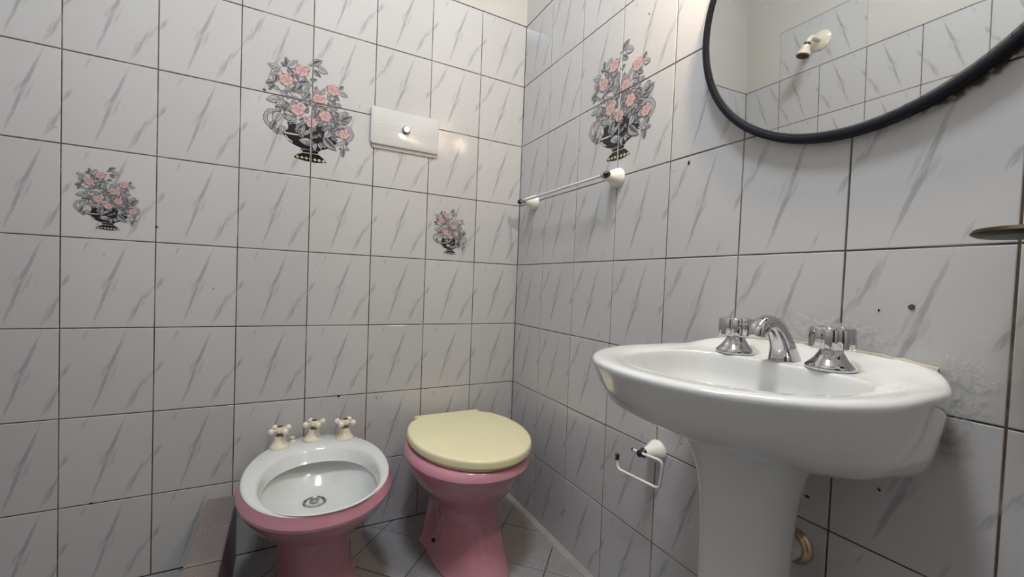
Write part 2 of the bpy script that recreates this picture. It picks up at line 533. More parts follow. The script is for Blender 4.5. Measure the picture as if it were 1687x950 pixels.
CB0, CB1, CBZ = -1.062, -0.985, 0.207       # shower kerb: left face, right face, top
CBY = -1.10                                 # where the kerb turns to the left wall
r2 = math.sqrt(0.5); P0 = 0.197
def lay_floor(x0, x1, y0, y1):
    for i in range(-14, 12):
        for j in range(-14, 12):
            a0, a1 = 0.047 - 0.197 * 0 + P0 * j, 0.047 + P0 * (j + 1)      # (x - y)/sqrt2
            b0, b1 = -0.013 + P0 * i, -0.013 + P0 * (i + 1)                # (x + y)/sqrt2
            pl = [((a + b) * r2, (b - a) * r2) for a, b in ((a0, b0), (a0, b1), (a1, b1), (a1, b0))]
            pl = clip_rect(pl, x0, x1, y0, y1)
            if len(pl) < 3:
                continue
            ar = abs(sum(pl[k - 1][0] * pl[k][1] - pl[k][0] * pl[k - 1][1] for k in range(len(pl)))) / 2
            if ar < 0.0008:
                continue
            slab_tile(pl, FZ + rnd.uniform(-0.0004, 0.0004), floor, M_FLOOR)
lay_floor(CB1, -0.020, YF, 0.0)
lay_floor(XW, CB0, CBY, 0.0)
lay_floor(XW, CB1, YF, CBY - 0.077)

# cement fillet where the floor meets the right wall
R = []
for y in (-0.0, -0.4, -0.8, -1.2, -1.7, YF):
    R.append([(0.0, y, FZ - 0.002), (-0.024, y, FZ - 0.002), (-0.021, y, FZ + 0.0025), (-0.012, y, FZ + 0.006), (0.0, y, FZ + 0.009)])
v, f = loft(R, True, True)
tr = structure('trim_1', v, f, M_CEMENT, 'grey cement fillet along the foot of the right wall')

# shower kerb of brown-grey tiles
kerb = thing('shower_kerb', 'low raised shower kerb of brown-grey stone tiles left of the bidet', 'kerb', (CB0, 0, FZ))
e = 0.005
part('core', kerb, *join(box(CB0 + e, CB1 - e, CBY - 0.077 + e, -0.0005, FZ - 0.001, CBZ - e), box(XW + 0.0005, CB0 + e, CBY - 0.077 + e, CBY - e, FZ - 0.001, CBZ - e)), M_FGROUT, smooth=False)
ys = [0.0, -0.180, -0.335, -0.530, -0.725, -0.920, CBY - 0.077]
for a, b in zip(ys[1:], ys[:-1]):
    slab_tile([(CB0, a), (CB1, a), (CB1, b), (CB0, b)], CBZ + rnd.uniform(-.0006, .0006), kerb, M_CURB, b=0.0015, th=0.007)
    for x0, x1 in ((CB0, CB0 + e), (CB1 - e, CB1)):
        v, f = box(x0, x1, a + G, b - G, FZ, CBZ - 0.003)
        part('side_tile', kerb, v, f, M_CURB, smooth=False)
xs = [CB0, -1.26, -1.46, XW]
for a, b in zip(xs[1:], xs[:-1]):
    slab_tile([(a, CBY - 0.077), (b, CBY - 0.077), (b, CBY), (a, CBY)], CBZ, kerb, M_CURB, b=0.003, th=0.007)
    for y0, y1 in ((CBY - e, CBY), (CBY - 0.077, CBY - 0.077 + e)):
        part('side_tile', kerb, *box(a + G, b - G, y0, y1, FZ, CBZ - 0.003), M_CURB, smooth=False)

# ------------------------------------------------------------------ printed vases of roses on the tiles
VASE = dict(
    roses=[(-33.0,92.5,20.7),(-77.0,53.5,21.4),(-42.0,-33.5,21.4),(20.0,13.5,19.9),(64.0,53.5,19.9),(41.0,-36.5,19.9),(-1.0,-66.5,18.3),(101.0,-86.5,17.5)],
    leaves=[(-78.0,95.5,-80.0,125.5),(-76.0,93.5,-45.0,122.5),(-74.0,92.5,-53.0,78.5),(-92.0,87.5,-130.0,92.5),(-101.0,78.5,-122.0,57.5),(-106.0,63.5,-111.0,35.5),(-94.0,80.5,-111.0,70.5),(-78.0,95.5,-94.0,104.5),(-111.0,37.5,-135.0,29.5),(-109.0,32.5,-124.0,9.5),(-109.0,28.5,-96.0,14.5),(-94.0,14.5,-69.0,6.5),(-75.0,31.5,-60.0,20.5),(-67.0,37.5,-80.0,18.5),(-18.0,59.5,-52.0,22.5),(-10.0,51.5,-30.0,22.5),(-40.0,51.5,-8.0,63.5),(-45.0,30.5,-37.0,16.5),(-19.0,26.5,-29.0,0.5),(-7.0,27.5,-18.0,6.5),(0.0,118.5,28.0,141.5),(1.0,116.5,-10.0,118.5),(13.0,118.5,46.0,103.5),(3.0,106.5,25.0,86.5),(-8.0,70.5,14.0,76.5),(-20.0,75.5,-25.0,62.5),(49.0,53.5,43.0,65.5),(83.0,62.5,95.0,75.5),(85.0,53.5,110.0,43.5),(62.0,34.5,84.0,22.5),(16.0,24.5,14.0,51.5),(23.0,29.5,39.0,54.5),(12.0,19.5,1.0,37.5),(43.0,21.5,60.0,31.5),(48.0,17.5,68.0,5.5),(70.0,12.5,92.0,3.5),(44.0,1.5,60.0,-5.5),(-3.0,-8.5,-11.0,5.5),(-7.0,-5.5,-24.0,-7.5),(-95.0,-10.5,-132.0,-21.5),(-82.0,-10.5,-106.0,-36.5),(-80.0,-13.5,-93.0,-39.5),(-78.0,-17.5,-64.0,-28.5),(-89.0,-43.5,-116.0,-62.5),(-91.0,-49.5,-108.0,-89.5),(-83.0,-51.5,-70.0,-73.5),(-105.0,-80.5,-118.0,-110.5),(-54.0,-68.5,-78.0,-58.5),(-47.0,-71.5,-67.0,-86.5),(-73.0,-37.5,-90.0,-28.5),(-62.0,-22.5,-55.0,-4.5),(-43.0,-61.5,-61.0,-77.5),(-37.0,-66.5,-17.0,-53.5),(-19.0,-37.5,-10.0,-18.5),(-19.0,-49.5,-13.0,-77.5),(-16.0,-112.5,-41.0,-86.5),(-24.0,-123.5,-42.0,-99.5),(0.0,-125.5,-38.0,-130.5),(12.0,-130.5,-21.0,-142.5),(15.0,-130.5,12.0,-158.5),(20.0,-130.5,32.0,-150.5),(24.0,-125.5,46.0,-143.5),(11.0,-114.5,-6.0,-113.5),(34.0,-106.5,79.0,-144.5),(30.0,-86.5,45.0,-64.5),(58.0,-79.5,38.0,-109.5),(61.0,-79.5,81.0,-63.5),(50.0,-81.5,71.0,-99.5),(77.0,-41.5,61.0,-57.5),(15.0,-92.5,-1.0,-83.5),(22.0,-95.5,31.0,-110.5),(85.0,-40.5,107.0,-7.5),(93.0,-39.5,126.0,-20.5),(89.0,-44.5,115.0,-44.5),(81.0,-48.5,78.0,-25.5),(83.0,-53.5,65.0,-44.5),(99.0,-134.5,100.0,-162.5),(104.0,-131.5,121.0,-134.5),(111.0,-107.5,108.0,-123.5),(95.0,-136.5,85.0,-134.5),(1.0,-24.5,13.0,-5.5),(9.0,-31.5,2.0,-57.5),(20.0,-11.5,38.0,-5.5),(56.0,-8.5,80.0,-4.5),(55.0,-54.5,69.0,-69.5),(-35.0,-82.5,-46.0,-108.5),(-22.0,-83.5,-27.0,-109.5),(-5.0,-92.5,-16.0,-111.5),(5.0,-111.5,23.0,-103.5),(45.0,-65.5,57.0,-46.5),(-55.0,-45.5,-69.0,-40.5),(-11.0,34.5,-17.0,45.5),(77.0,-75.5,86.0,-99.5),(58.0,-105.5,82.0,-109.5),(-44.0,-2.5,-29.0,-6.5),(-97.0,-102.5,-100.0,-123.5)],
    stems=[[(-56.0,3.5),(-71.0,24.5),(-82.0,33.5)],[(-22.0,79.5),(-17.0,62.5)],[(-56.0,1.5),(-85.0,12.5),(-107.0,27.5)],[(-88.0,68.5),(-92.0,79.5)],[(-76.0,85.5),(-66.0,67.5)],[(-1.0,8.5),(9.0,-14.5),(-2.0,-58.5)],[(99.0,-123.5),(104.0,-139.5)],[(-9.0,105.5),(-16.0,87.5)]],
    bowl=[(-85.0,-113.5),(-77.0,-127.5),(-64.0,-139.5),(-47.0,-148.5),(-29.0,-154.5),(-3.0,-154.5),(26.0,-152.5),(47.0,-144.5),(63.0,-134.5),(79.0,-119.5),(62.0,-100.5),(56.0,-80.5),(38.0,-71.5),(14.0,-71.5),(-16.0,-74.5),(-46.0,-80.5),(-66.0,-76.5),(-72.0,-79.5),(-68.0,-88.5),(-69.0,-99.5),(-77.0,-109.5)],
    rim=[(-82.0,-111.5),(-57.0,-111.5),(-36.0,-111.5),(-36.0,-115.5),(-59.0,-116.5),(-80.0,-115.5)],
    hl=[(-76.0,-118.5),(-67.0,-129.5),(-53.0,-138.5),(-56.0,-140.5),(-69.0,-133.5),(-78.0,-123.5)],
    collar=[(-30.0,-155.5),(28.0,-152.5),(27.0,-156.5),(-30.0,-160.5)],
    neck=[(-24.0,-159.5),(24.0,-156.5),(21.0,-163.5),(26.0,-169.5),(-32.0,-173.5),(-26.0,-168.5)],
    collar2=[(-26.0,-166.5),(23.0,-164.5),(23.0,-167.5),(-26.0,-169.5)],
    foot=[(-35.0,-172.5),(27.0,-169.5),(40.0,-179.5),(49.0,-190.5),(13.0,-195.5),(-21.0,-193.5),(-50.0,-187.5),(-47.0,-181.5)],
    h1=[(-108.0,-52.5),(-119.0,-53.5),(-127.0,-60.5),(-132.0,-71.5),(-132.0,-82.5),(-125.0,-94.5),(-114.0,-104.5),(-102.0,-112.5),(-90.0,-115.5),(-82.0,-111.5),(-79.0,-104.5),(-82.0,-98.5),(-88.0,-101.5),(-88.0,-107.5)],
    h2=[(83.0,-62.5),(97.0,-58.5),(112.0,-61.5),(123.0,-71.5),(127.0,-83.5),(122.0,-96.5),(109.0,-108.5),(95.0,-116.5),(83.0,-122.5),(75.0,-121.5),(71.0,-116.5),(78.0,-110.5)],
    scal=[[(-45.0,-183.5),(-42.0,-179.5),(-37.0,-179.5),(-34.0,-185.5),(-38.0,-187.5)],[(-32.0,-184.5),(-29.0,-180.5),(-24.0,-180.5),(-21.0,-185.5),(-26.0,-187.5)],[(-19.0,-184.5),(-16.0,-180.5),(-11.0,-180.5),(-8.0,-186.5),(-13.0,-188.5)],[(-6.0,-185.5),(-3.0,-181.5),(2.0,-181.5),(5.0,-186.5),(-1.0,-189.5)],[(7.0,-185.5),(10.0,-181.5),(15.0,-181.5),(18.0,-187.5),(12.0,-190.5)],[(20.0,-186.5),(23.0,-181.5),(28.0,-181.5),(31.0,-188.5),(25.0,-191.5)],[(33.0,-186.5),(36.0,-182.5),(42.0,-182.5),(45.0,-188.5),(38.0,-191.5)]])

M_P = [plain('print_' + n, c, 0.12, var=0.02) for n, c in (('black', (0.008, 0.008, 0.009)), ('outline_grey', (0.075, 0.075, 0.082)), ('leaf_grey', (0.30, 0.305, 0.315)),
       ('leaf_light', (0.43, 0.44, 0.45)), ('rose_dark', (0.36, 0.15, 0.145)), ('rose', (0.47, 0.28, 0.27)), ('rose_light', (0.53, 0.39, 0.375)), ('cream', (0.45, 0.43, 0.25)), ('white', (0.50, 0.50, 0.50)))]
BLK, OUT, LG, LL, RD, RS, RL, CRM, WHT = range(9)

def ribbon(pts, w, n=None):
    P = [Vector(p) for p in pts]; L = []; Rr = []
    for i, p in enumerate(P):
        d = (P[min(i + 1, len(P) - 1)] - P[max(i - 1, 0)]).normalized(); q = Vector((-d.y, d.x)) * w / 2
        L.append(tuple(p + q)); Rr.append(tuple(p - q))
    return [[L[i], L[i + 1], Rr[i + 1], Rr[i]] for i in range(len(P) - 1)]

def smooth_path(pts, k=3):
    out = []
    P = [Vector(p) for p in pts]
    for i in range(len(P) - 1):
        p0, p1, p2, p3 = P[max(i - 1, 0)], P[i], P[i + 1], P[min(i + 2, len(P) - 1)]
        for s in range(k):
            t = s / k
            out.append(0.5 * ((2 * p1) + (-p0 + p2) * t + (2 * p0 - 5 * p1 + 4 * p2 - p3) * t * t + (-p0 + 3 * p1 - 3 * p2 + p3) * t ** 3))
    out.append(P[-1])
    return [tuple(p) for p in out]

def leaf(bx, by, tx, ty, w, bend=0.0, pts=5):
    b, t = Vector((bx, by)), Vector((tx, ty)); d = t - b; q = Vector((-d.y, d.x))
    up, dn = [], []
    for i in range(1, pts):
        s = i / pts; wd = math.sin(math.pi * s ** 0.8) ** 0.9
        c = b + d * s + q * bend * math.sin(math.pi * s)
        up.append(tuple(c + q.normalized() * wd * w / 2)); dn.append(tuple(c - q.normalized() * wd * w / 2))
    return [tuple(b)] + up + [tuple(t)] + dn[::-1]

def vase_polys():
    r = random.Random(11); out = []
    lay = [0]
    def add(p, c, up=True):
        lay[0] += 1 if up else 0
        out.append((p, c, lay[0]))
    def adds(ps, c):
        for k, p in enumerate(ps): add(p, c, k == 0)
    def fleaf(bx, by, tx, ty, wr, dark):
        L = math.hypot(tx - bx, ty - by); w = L * wr; bd = r.uniform(-0.12, 0.12)
        add(leaf(bx, by, tx, ty, w + 2.2, bd), OUT)
        add(leaf(bx + (tx - bx) * .05, by + (ty - by) * .05, bx + (tx - bx) * .95, by + (ty - by) * .95, w - 1.2, bd), LG if dark else LL)
        # one shaded half, a midrib and side veins
        q = Vector((-(ty - by), tx - bx)).normalized(); s = w * 0.22
        add(leaf(bx + q.x * s * .7, by + q.y * s * .7, tx - (tx - bx) * .12 + q.x * s * .3, ty - (ty - by) * .12 + q.y * s * .3, w * 0.38, bd), OUT if dark else LG)
        mid = [(bx + (tx - bx) * k + q.x * bd * L * math.sin(math.pi * k), by + (ty - by) * k + q.y * bd * L * math.sin(math.pi * k)) for k in (0, .33, .66, 1)]
        adds(ribbon(mid, 1.0), OUT)
        for k in (.3, .5, .7):
            c = Vector((bx + (tx - bx) * k, by + (ty - by) * k)); d = Vector((tx - bx, ty - by)).normalized()
            for sg in (1, -1):
                e = c + d * L * .13 + q * sg * w * .34
                for p in ribbon([tuple(c), tuple(e)], 0.7): add(p, OUT, False)
    for s in VASE['stems']:
        adds(ribbon(smooth_path(s), 2.4), OUT)
    # handles: three concentric lines
    for h in ('h1', 'h2'):
        P = smooth_path(VASE[h], 3)
        adds(ribbon(P, 12.5), BLK)
        adds(ribbon(P, 9.0), WHT)
        adds(ribbon(P, 4.0), BLK)
        adds(ribbon(P, 1.6), WHT)
    body = VASE['bowl']
    add(body, BLK)
    add(VASE['neck'], BLK); add(VASE['collar'], BLK)
    c = VASE['collar']; add([(x * .96, y * .2 + sum(p[1] for p in c) / len(c) * .8) for x, y in c], WHT)
    c = VASE['collar2']; add([(x, y * .6 + sum(p[1] for p in c) / len(c) * .4) for x, y in c], WHT)
    add(VASE['foot'], BLK)
    adds(VASE['scal'], CRM)
    add(VASE['hl'], WHT); add(VASE['rim'], WHT)
    # leaves, back ones first
    fill = []
    for k in range(46):
        a = r.uniform(0, 2 * math.pi); x = r.uniform(-85, 88); y = r.uniform(-95, -8)
        if y > 10 - abs(x) * .1 or (x < -60 and y < -70) or (x > 75 and y < -90):
            continue
        l = r.uniform(16, 26); fill.append((x, y, x + l * math.cos(a), y + l * math.sin(a)))
    for (ux, uy, rx, ry, n) in ((-68, -18, 34, 42, 20), (-66, 52, 30, 45, 12), (-8, 35, 26, 36, 12), (52, -20, 42, 34, 16), (70, 30, 22, 24, 6), (75, -70, 24, 26, 9), (0, -60, 60, 26, 14)):
        for k in range(n):
            a = r.uniform(0, 2 * math.pi); x = ux + rx * math.sqrt(r.random()) * math.cos(a); y = uy + ry * math.sqrt(r.random()) * math.sin(a)
            a = r.uniform(0, 2 * math.pi); l = r.uniform(15, 25); fill.append((x, y, x + l * math.cos(a), y + l * math.sin(a)))
    for q in fill: fleaf(*q, r.uniform(.4, .6), r.random() < .55)
    for q in VASE['leaves']: fleaf(*q, r.uniform(.42, .6), r.random() < .5)
    for (x, y, rad) in VASE['roses']:
        def disc(cx, cy, rr, c, lob=0, amp=0, ph=0, sq=1.0, n=18):
            add([(cx + rr * (1 + amp * math.cos(lob * a + ph)) * math.cos(a), cy + sq * rr * (1 + amp * math.cos(lob * a + ph)) * math.sin(a)) for a in [2 * math.pi * i / n for i in range(n)]], c)
        ph = r.uniform(0, 6)
        disc(x, y, rad, RD, 6, .08, ph, .92)
        for k in range(6):
            a = ph + k * math.pi / 3 + .3
            disc(x + math.cos(a) * rad * .56, y + math.sin(a) * rad * .52, rad * .40, RS if k % 2 else RL, 3, .08, k, .95, 12)
            disc(x + math.cos(a) * rad * .62, y + math.sin(a) * rad * .58, rad * .24, RL, 3, .1, k, .9, 10)
        disc(x, y + rad * .05, rad * .50, RD, 5, .08, ph, .95, 14)
        for k in range(5):
            a = ph + k * 2 * math.pi / 5
            disc(x + math.cos(a) * rad * .26, y + rad * .05 + math.sin(a) * rad * .25, rad * .23, RL if k % 2 else RS, 3, .1, k, .9, 10)
        disc(x, y + rad * .06, rad * .17, RD, 0, 0, 0, 1, 8)
        disc(x + rad * .02, y + rad * .08, rad * .10, RL, 0, 0, 0, 1, 8)
    return out

POLYS = vase_polys()
def print_vase(side, uc, zc, sc, tiles):
    """the print is cut along the tile joints: one thin sheet of glaze on each tile it covers"""
    for key in tiles:
        o, Mx, wd, ht = TILES[key]
        inv = Mx.inverted(); tl = Mx.translation
        tu = tl.x if side == 'b' else -tl.y
        x0, x1, z0, z1 = tu - wd / 2 + .0012, tu + wd / 2 - .0012, tl.z - ht / 2 + .0012, tl.z + ht / 2 - .0012
        V = []; F = []; FM = []
        for (pl, c, li) in POLYS:
            q = [(uc + p[0] * .001 * sc, zc + p[1] * .001 * sc) for p in pl]
            q = clip_rect(q, x0, x1, z0, z1)
            if not q:
                continue
            d = 0.00008 + li * 1.5e-6
            k = len(V)
            for (a, b) in q:
                V.append(inv @ Vector((a, -d, b) if side == 'b' else (-d, -a, b)))
            F.append(tuple(range(k, k + len(q)))); FM.append(c)
        me = mesh('flower_print', V, F, M_P, FM, fix=False)
        link('flower_print', me, o, False)
print_vase('b', -0.798, 1.4785, 1.0, [('b', 3, 1), ('b', 4, 1), ('b', 3, 2), ('b', 4, 2)])
print_vase('b', -1.301, 1.113, 0.515, [('b', 6, 3)])
print_vase('b', -0.301, 1.112, 0.512, [('b', 1, 3)])
print_vase('r', 0.577, 1.4785, 1.0, [('r', 2, 1), ('r', 3, 1), ('r', 2, 2), ('r', 3, 2)])

# ------------------------------------------------------------------ bidet
BX, BY = -0.769, -0.290
bidet = thing('bidet', 'pink and white ceramic bidet with three cross-handle taps on its rim', 'bidet', (BX, -0.25, FZ))
def orng(z, a, bf, bb, dy=0.0, ex=2.1, dx=0.0):
    return super_ring(BX + dx, BY + dy, a, bf, bb, z, 80, ex)
foot = [orng(FZ, .115, .130, .205, .06), orng(.022, .116, .131, .206, .06), orng(.032, .110, .125, .20, .06), orng(.08, .100, .112, .19, .06), orng(.14, .096, .108, .185, .06),
        orng(.195, .100, .115, .19, .06), orng(.228, .116, .140, .20, .05), orng(.262, .146, .19, .21, .03), orng(.300, .174, .232, .23, .015), orng(.332, .189, .250, .245, .005),
        orng(.346, .1935, .2575, .254), orng(.353, .1940, .2585, .256), orng(.360, .1918, .256, .256), orng(.372, .1860, .251, .256), orng(.377, .1840, .250, .256)]
part('body', bidet, *loft(foot, True, False), M_PINK, angle=20)
IX, IY = -0.765, -0.338
def irng(z, a, bf, bb, dy=0.0, ex=2.2):
    return super_ring(IX, IY + dy, a, bf, bb, z, 80, ex)
top = [orng(.377, .1840, .250, .256), orng(.3798, .1815, .2475, .2545), orng(.381, .1775, .244, .252), irng(.3812, .156, .204, .203), irng(.379, .150, .198, .196),
       irng(.372, .146, .194, .190), irng(.352, .142, .190, .178), irng(.343, .140, .188, .170), irng(.341, .1415, .189, .184), irng(.337, .1435, .190, .205)]
part('rim', bidet, *loft(top, False, False), M_WHITE, angle=50)
bowl = [irng(.338, .1435, .190, .205), irng(.318, .132, .166, .200), irng(.296, .114, .135, .185), irng(.278, .094, .108, .160), irng(.267, .072, .08, .12, .03), irng(.263, .035, .03, .04, .085), irng(.2625, .024, .024, .024, .088)]
part('bowl', bidet, *loft(bowl, False, True), M_BOWL, angle=50)
dr = (IX - .010, IY + .088, .2635)
d = part('drain', bidet, *lathe(dr, (0, 0, 1), [(.032, -.004), (.032, .001), (.028, .003), (.023, .0015), (.021, -.002)], 28), M_CHROME)
part('drain_plug', d, *lathe(dr, (0, 0, 1), [(.004, -.001), (.006, .0015), (.0125, .003), (.013, .005), (.009, .0075), (.003, .0085)], 22), M_CHROME, base=bidet.location)
def cross_tap(x, y, rot, lean=0.0):
    z = .3805
    t = part('tap', bidet, *lathe((x, y, z), (lean, 0, 1), [(.0285, 0), (.0288, .004), (.0255, .009), (.0195, .017), (.0165, .026), (.0155, .034), (.0150, .036), (.0135, .0365)], 32), M_CREAM)
    s = Vector((lean, 0, 1)).normalized()
    c = Vector((x, y, z))
    part('stem', t, *lathe(c + s * .033, s, [(.0125, 0), (.0125, .004), (.0085, .006), (.0080, .014), (.0105, .016)], 18), M_BRASS, base=bidet.location)
    h = lathe(c + s * .046, s, [(.009, 0), (.0125, .003), (.0128, .014), (.0110, .0175), (.009, .018)], 22)
    for k in range(4):
        a = rot + k * math.pi / 2; dv = Vector((math.cos(a), math.sin(a), 0)); m = c + s * .0545
        h = join(h, lathe(m + dv * .010, dv, [(.0042, 0), (.0036, .006), (.0048, .009), (.004, .012)], 12), ball(m + dv * .0270, .0096, 14, 9))
    part('cross_handle', t, *h, M_CREAM, base=bidet.location)
    part('cap', t, *lathe(c + s * .0635, s, [(.0088, 0), (.0088, .0012), (.0070, .0022), (.002, .0026)], 20), M_RUST, base=bidet.location)
cross_tap(-.868, -.105, .55)
cross_tap(-.774, -.078, .35, .06)
cross_tap(-.679, -.100, 1.0)
part('diverter_knob', bidet, *lathe((-.833, -.066, .3805), (0, 0, 1), [(.011, 0), (.011, .002), (.0055, .004), (.0055, .009), (.0075, .010), (.0075, .014), (.003, .0155)], 18), M_CREAM)

# ------------------------------------------------------------------ toilet
TX, TY = -0.318, -0.258
toilet = thing('toilet', 'pink ceramic toilet with closed ivory plastic lid in the corner', 'toilet', (TX, -0.25, FZ))
def trng(z, a, bf, bb, dy=0.0, ex=2.1, dx=0.0):
    return super_ring(TX + dx, TY + dy, a, bf, bb, z, 96, ex)
body = [trng(FZ, .122, .215, .205, .0, 2.2, .01), trng(.020, .123, .216, .206, .0, 2.2, .01), trng(.032, .117, .209, .20, .0, 2.2, .01), trng(.07, .108, .19, .19, .0, 2.2, .01), trng(.12, .101, .165, .185, .0, 2.1, .01),
        trng(.17, .099, .145, .185, .0, 2.1, .008), trng(.205, .106, .142, .19), trng(.225, .120, .156, .195), trng(.25, .142, .178, .20), trng(.285, .168, .208, .21), trng(.322, .186, .230, .22),
        trng(.346, .1975, .2455, .233), trng(.3520, .1985, .2470, .235), trng(.358, .1968, .245, .235), trng(.369, .1905, .239, .234), trng(.3735, .185, .234, .232), trng(.375, .178, .228, .226),
        trng(.375, .120, .17, .15), trng(.36, .112, .16, .14), trng(.30, .10, .14, .12), trng(.25, .06, .08, .07)]
v, f = loft(body, True, True)
v = [Vector(p) for p in v]
for p in v:                                   # the trap bulges the rear of the pedestal, with a hollow in front of it on each side
    if p.z < .215:
        s = min(1, (.215 - p.z) / .06)
        if p.y > -.22:
            p.x += math.copysign(.016, p.x - TX) * s * min(1, (p.y + .22) / .05) * (1 if abs(p.x - TX) > .03 else 0)
        k = math.exp(-((p.y + .255) / .030) ** 2 - ((p.z - .125) / .045) ** 2)
        if abs(p.x - TX) > .03:
            p.x -= math.copysign(.018, p.x - TX) * k
part('body', toilet, v, f, M_PINK, angle=22)
for sx in (-1, 1):
    part('bolt_recess', toilet, *lathe((TX + sx * .101, -.258, .066), (sx, -.7, .3), [(.006, -.008), (.0055, .001), (.003, .0012)], 14), M_BLACK)
LX, LY = -0.306, -0.252
def lid_outline(d, z, dome=0.0):
    P = []
    A, Bf, Bb = .197 - d, .250 - d, .250 - d
    n = 76
    t0 = math.asin(.62)
    for i in range(n + 1):
        t = math.pi - t0 + (math.pi + 2 * t0) * i / n
        P.append(Vector((LX + A * math.cos(t), LY + (Bb if math.sin(t) > 0 else Bf) * math.sin(t), z)))
    # hinge tab with a concave corner on either side, drawn from the right side to the left
    xr = A * math.cos(t0); yr = Bb * math.sin(t0)
    tab = [(xr - .016, yr + .011), (xr - .028, yr + .022), (xr - .034, yr + .034), (.126 - d, .195 - d * .3), (.128 - d, .209 - d)]
    tb = [(LX + x, LY + y) for x, y in tab]
    for x, y in tb:
        P.append(Vector((x, y, z)))
    for k in range(1, 5):
        P.append(Vector((LX + .128 - d - (.256 - 2 * d) * k / 5, LY + .209 - d, z)))
    for x, y in tab[::-1]:
        P.append(Vector((LX - x, LY + y, z)))
    return P
lid = [lid_outline(.010, .3865), lid_outline(.0015, .3865), lid_outline(0, .388), lid_outline(0, .402), lid_outline(.0012, .4065), lid_outline(.0042, .4098), lid_outline(.009, .4113), lid_outline(.02, .4120)]
part('lid', toilet, *loft(lid, True, True), M_LID, angle=35)
seat = [super_ring(LX - .003, LY, a, bf, .226, z, 72, 2.05) for a, bf, z in ((.170, .226, .3765), (.182, .240, .3765), (.183, .241, .383), (.178, .236, .386), (.150, .20, .386))]
part('seat', toilet, *loft(seat, True, True), M_LID)
part('seat_bumper', toilet, *lathe((LX + .186, LY - .055, .390), (1, -.15, 0), [(.004, -.01), (.012, 0), (.0115, .004), (.006, .006)], 16), M_LID)
for sx in (-1, 1):
    part('hinge', toilet, *lathe((LX + sx * .075, -.058, .372), (0, 0, 1), [(.014, 0), (.014, .006), (.011, .008), (.011, .0145)], 16), M_LID)

# ------------------------------------------------------------------ washbasin
SY = -1.098
basin_root = thing('washbasin', 'white pedestal washbasin with chrome taps under the round mirror', 'washbasin', (-0.17, SY, FZ))
NB = 120
def s_out(z, sc=1.0, inset=0.0, wall=True, scx=None, lift=0.0, cx=-0.20, ex=2.15, exb=6.0, tilt=0.0):
    scx = sc if scx is None else scx
    R = []
    for j in range(NB):
        t = 2 * math.pi * j / NB; c, s = math.cos(t), math.sin(t)
        if c < 0:
            x = cx - (.232 * scx - inset) * abs(c) ** (2 / ex); y = SY + (.2175 * sc - inset) * sgp(s, 2 / ex)
        else:
            u = abs(c); x = cx + (.216 - (inset if wall else 0)) * u ** (2 / exb)
            y = SY + (.2175 * sc - inset) * sgp(s, 2 / (ex + (exb - ex) * u)) * (1 - .075 * max(0, (x + .12) / .12) ** 1.5)
        zz = z
        if lift:
            q = max(0.0, min(1.0, (x + .085) / .075)); q = q * q * (3 - 2 * q)
            zz += lift * q * max(0.0, math.cos((y - SY) / .215 * math.pi / 2)) ** 0.55
        zz -= tilt * max(0.0, (x + .25) / .25)
        R.append(Vector((min(x, -0.0005), y, zz)))
    return R
def s_in(z, k=1.0, back=-0.088, front=-0.366, wave=0.0, dy=0.0):
    """the mouth of the bowl; its rear edge swells forward below the spout"""
    R = []; cx = -0.20
    for j in range(NB):
        t = 2 * math.pi * j / NB; c, s = math.cos(t), math.sin(t)
        ex = 2.25 if c < 0 else 2.6
        if c < 0:
            x = cx + (front - cx) * k * abs(c) ** (2 / ex)
        else:
            x = cx + (back - cx) * k * abs(c) ** (2 / ex)
        y = SY + dy + .163 * k * sgp(s, 2 / ex)
        if c > 0 and wave:
            d = abs(y - SY)
            x -= wave * (math.exp(-(d / .026) ** 2) * .4 + (1 / (1 + math.exp((d - .098) / .010))) * .6 - .3) * min(1, c * 2)
        R.append(Vector((x, y, z)))
    return R
LIFT = .027
rings = [s_out(.672, .36, scx=.2, tilt=.02), s_out(.675, .60, scx=.30, tilt=.028), s_out(.681, .745, scx=.44, tilt=.036), s_out(.691, .845, scx=.56, tilt=.040), s_out(.705, .915, scx=.69, tilt=.040), s_out(.720, .945, scx=.82, tilt=.028), s_out(.750, .975, scx=.92, tilt=.012), s_out(.772, .990, scx=.97),
         s_out(.780, .998, scx=.99), s_out(.7865, 1.0, lift=LIFT * .9), s_out(.7905, 1.0, .0025, False, lift=LIFT * .97), s_out(.7930, 1.0, .0075, False, lift=LIFT), s_out(.7932, 1.0, .016, lift=LIFT * .98),
         s_out(.7925, 1.0, .030, lift=LIFT * .55), s_out(.7910, 1.0, .040, lift=.003), s_out(.7895, 1.0, .046), s_in(.7885, 1.04, wave=.010), s_in(.7878, 1.012, wave=.012), s_in(.7845, 1.0, wave=.012),
         s_in(.775, .982, wave=.010), s_in(.755, .965, wave=.004), s_in(.738, .92), s_in(.722, .82), s_in(.710, .66), s_in(.703, .42), s_in(.700, .16)]
v, f = loft(rings, True, True)
part('basin', basin_root, v, f, M_WHITE, angle=60)
part('basin_drain', basin_root, *lathe((-.222, SY, .7000), (0, 0, 1), [(.028, -.002), (.028, .0015), (.022, .003), (.018, .0005)], 24), M_CHROME)
def ped(z, a, bf, bb, cx=-.160, cy=-1.097):
    return [Vector((cx - (bf if math.cos(t) > 0 else bb) * sgp(math.cos(t), 2 / 2.3), cy + a * sgp(math.sin(t), 2 / 2.3), z)) for t in [2 * math.pi * j / 64 for j in range(64)]]
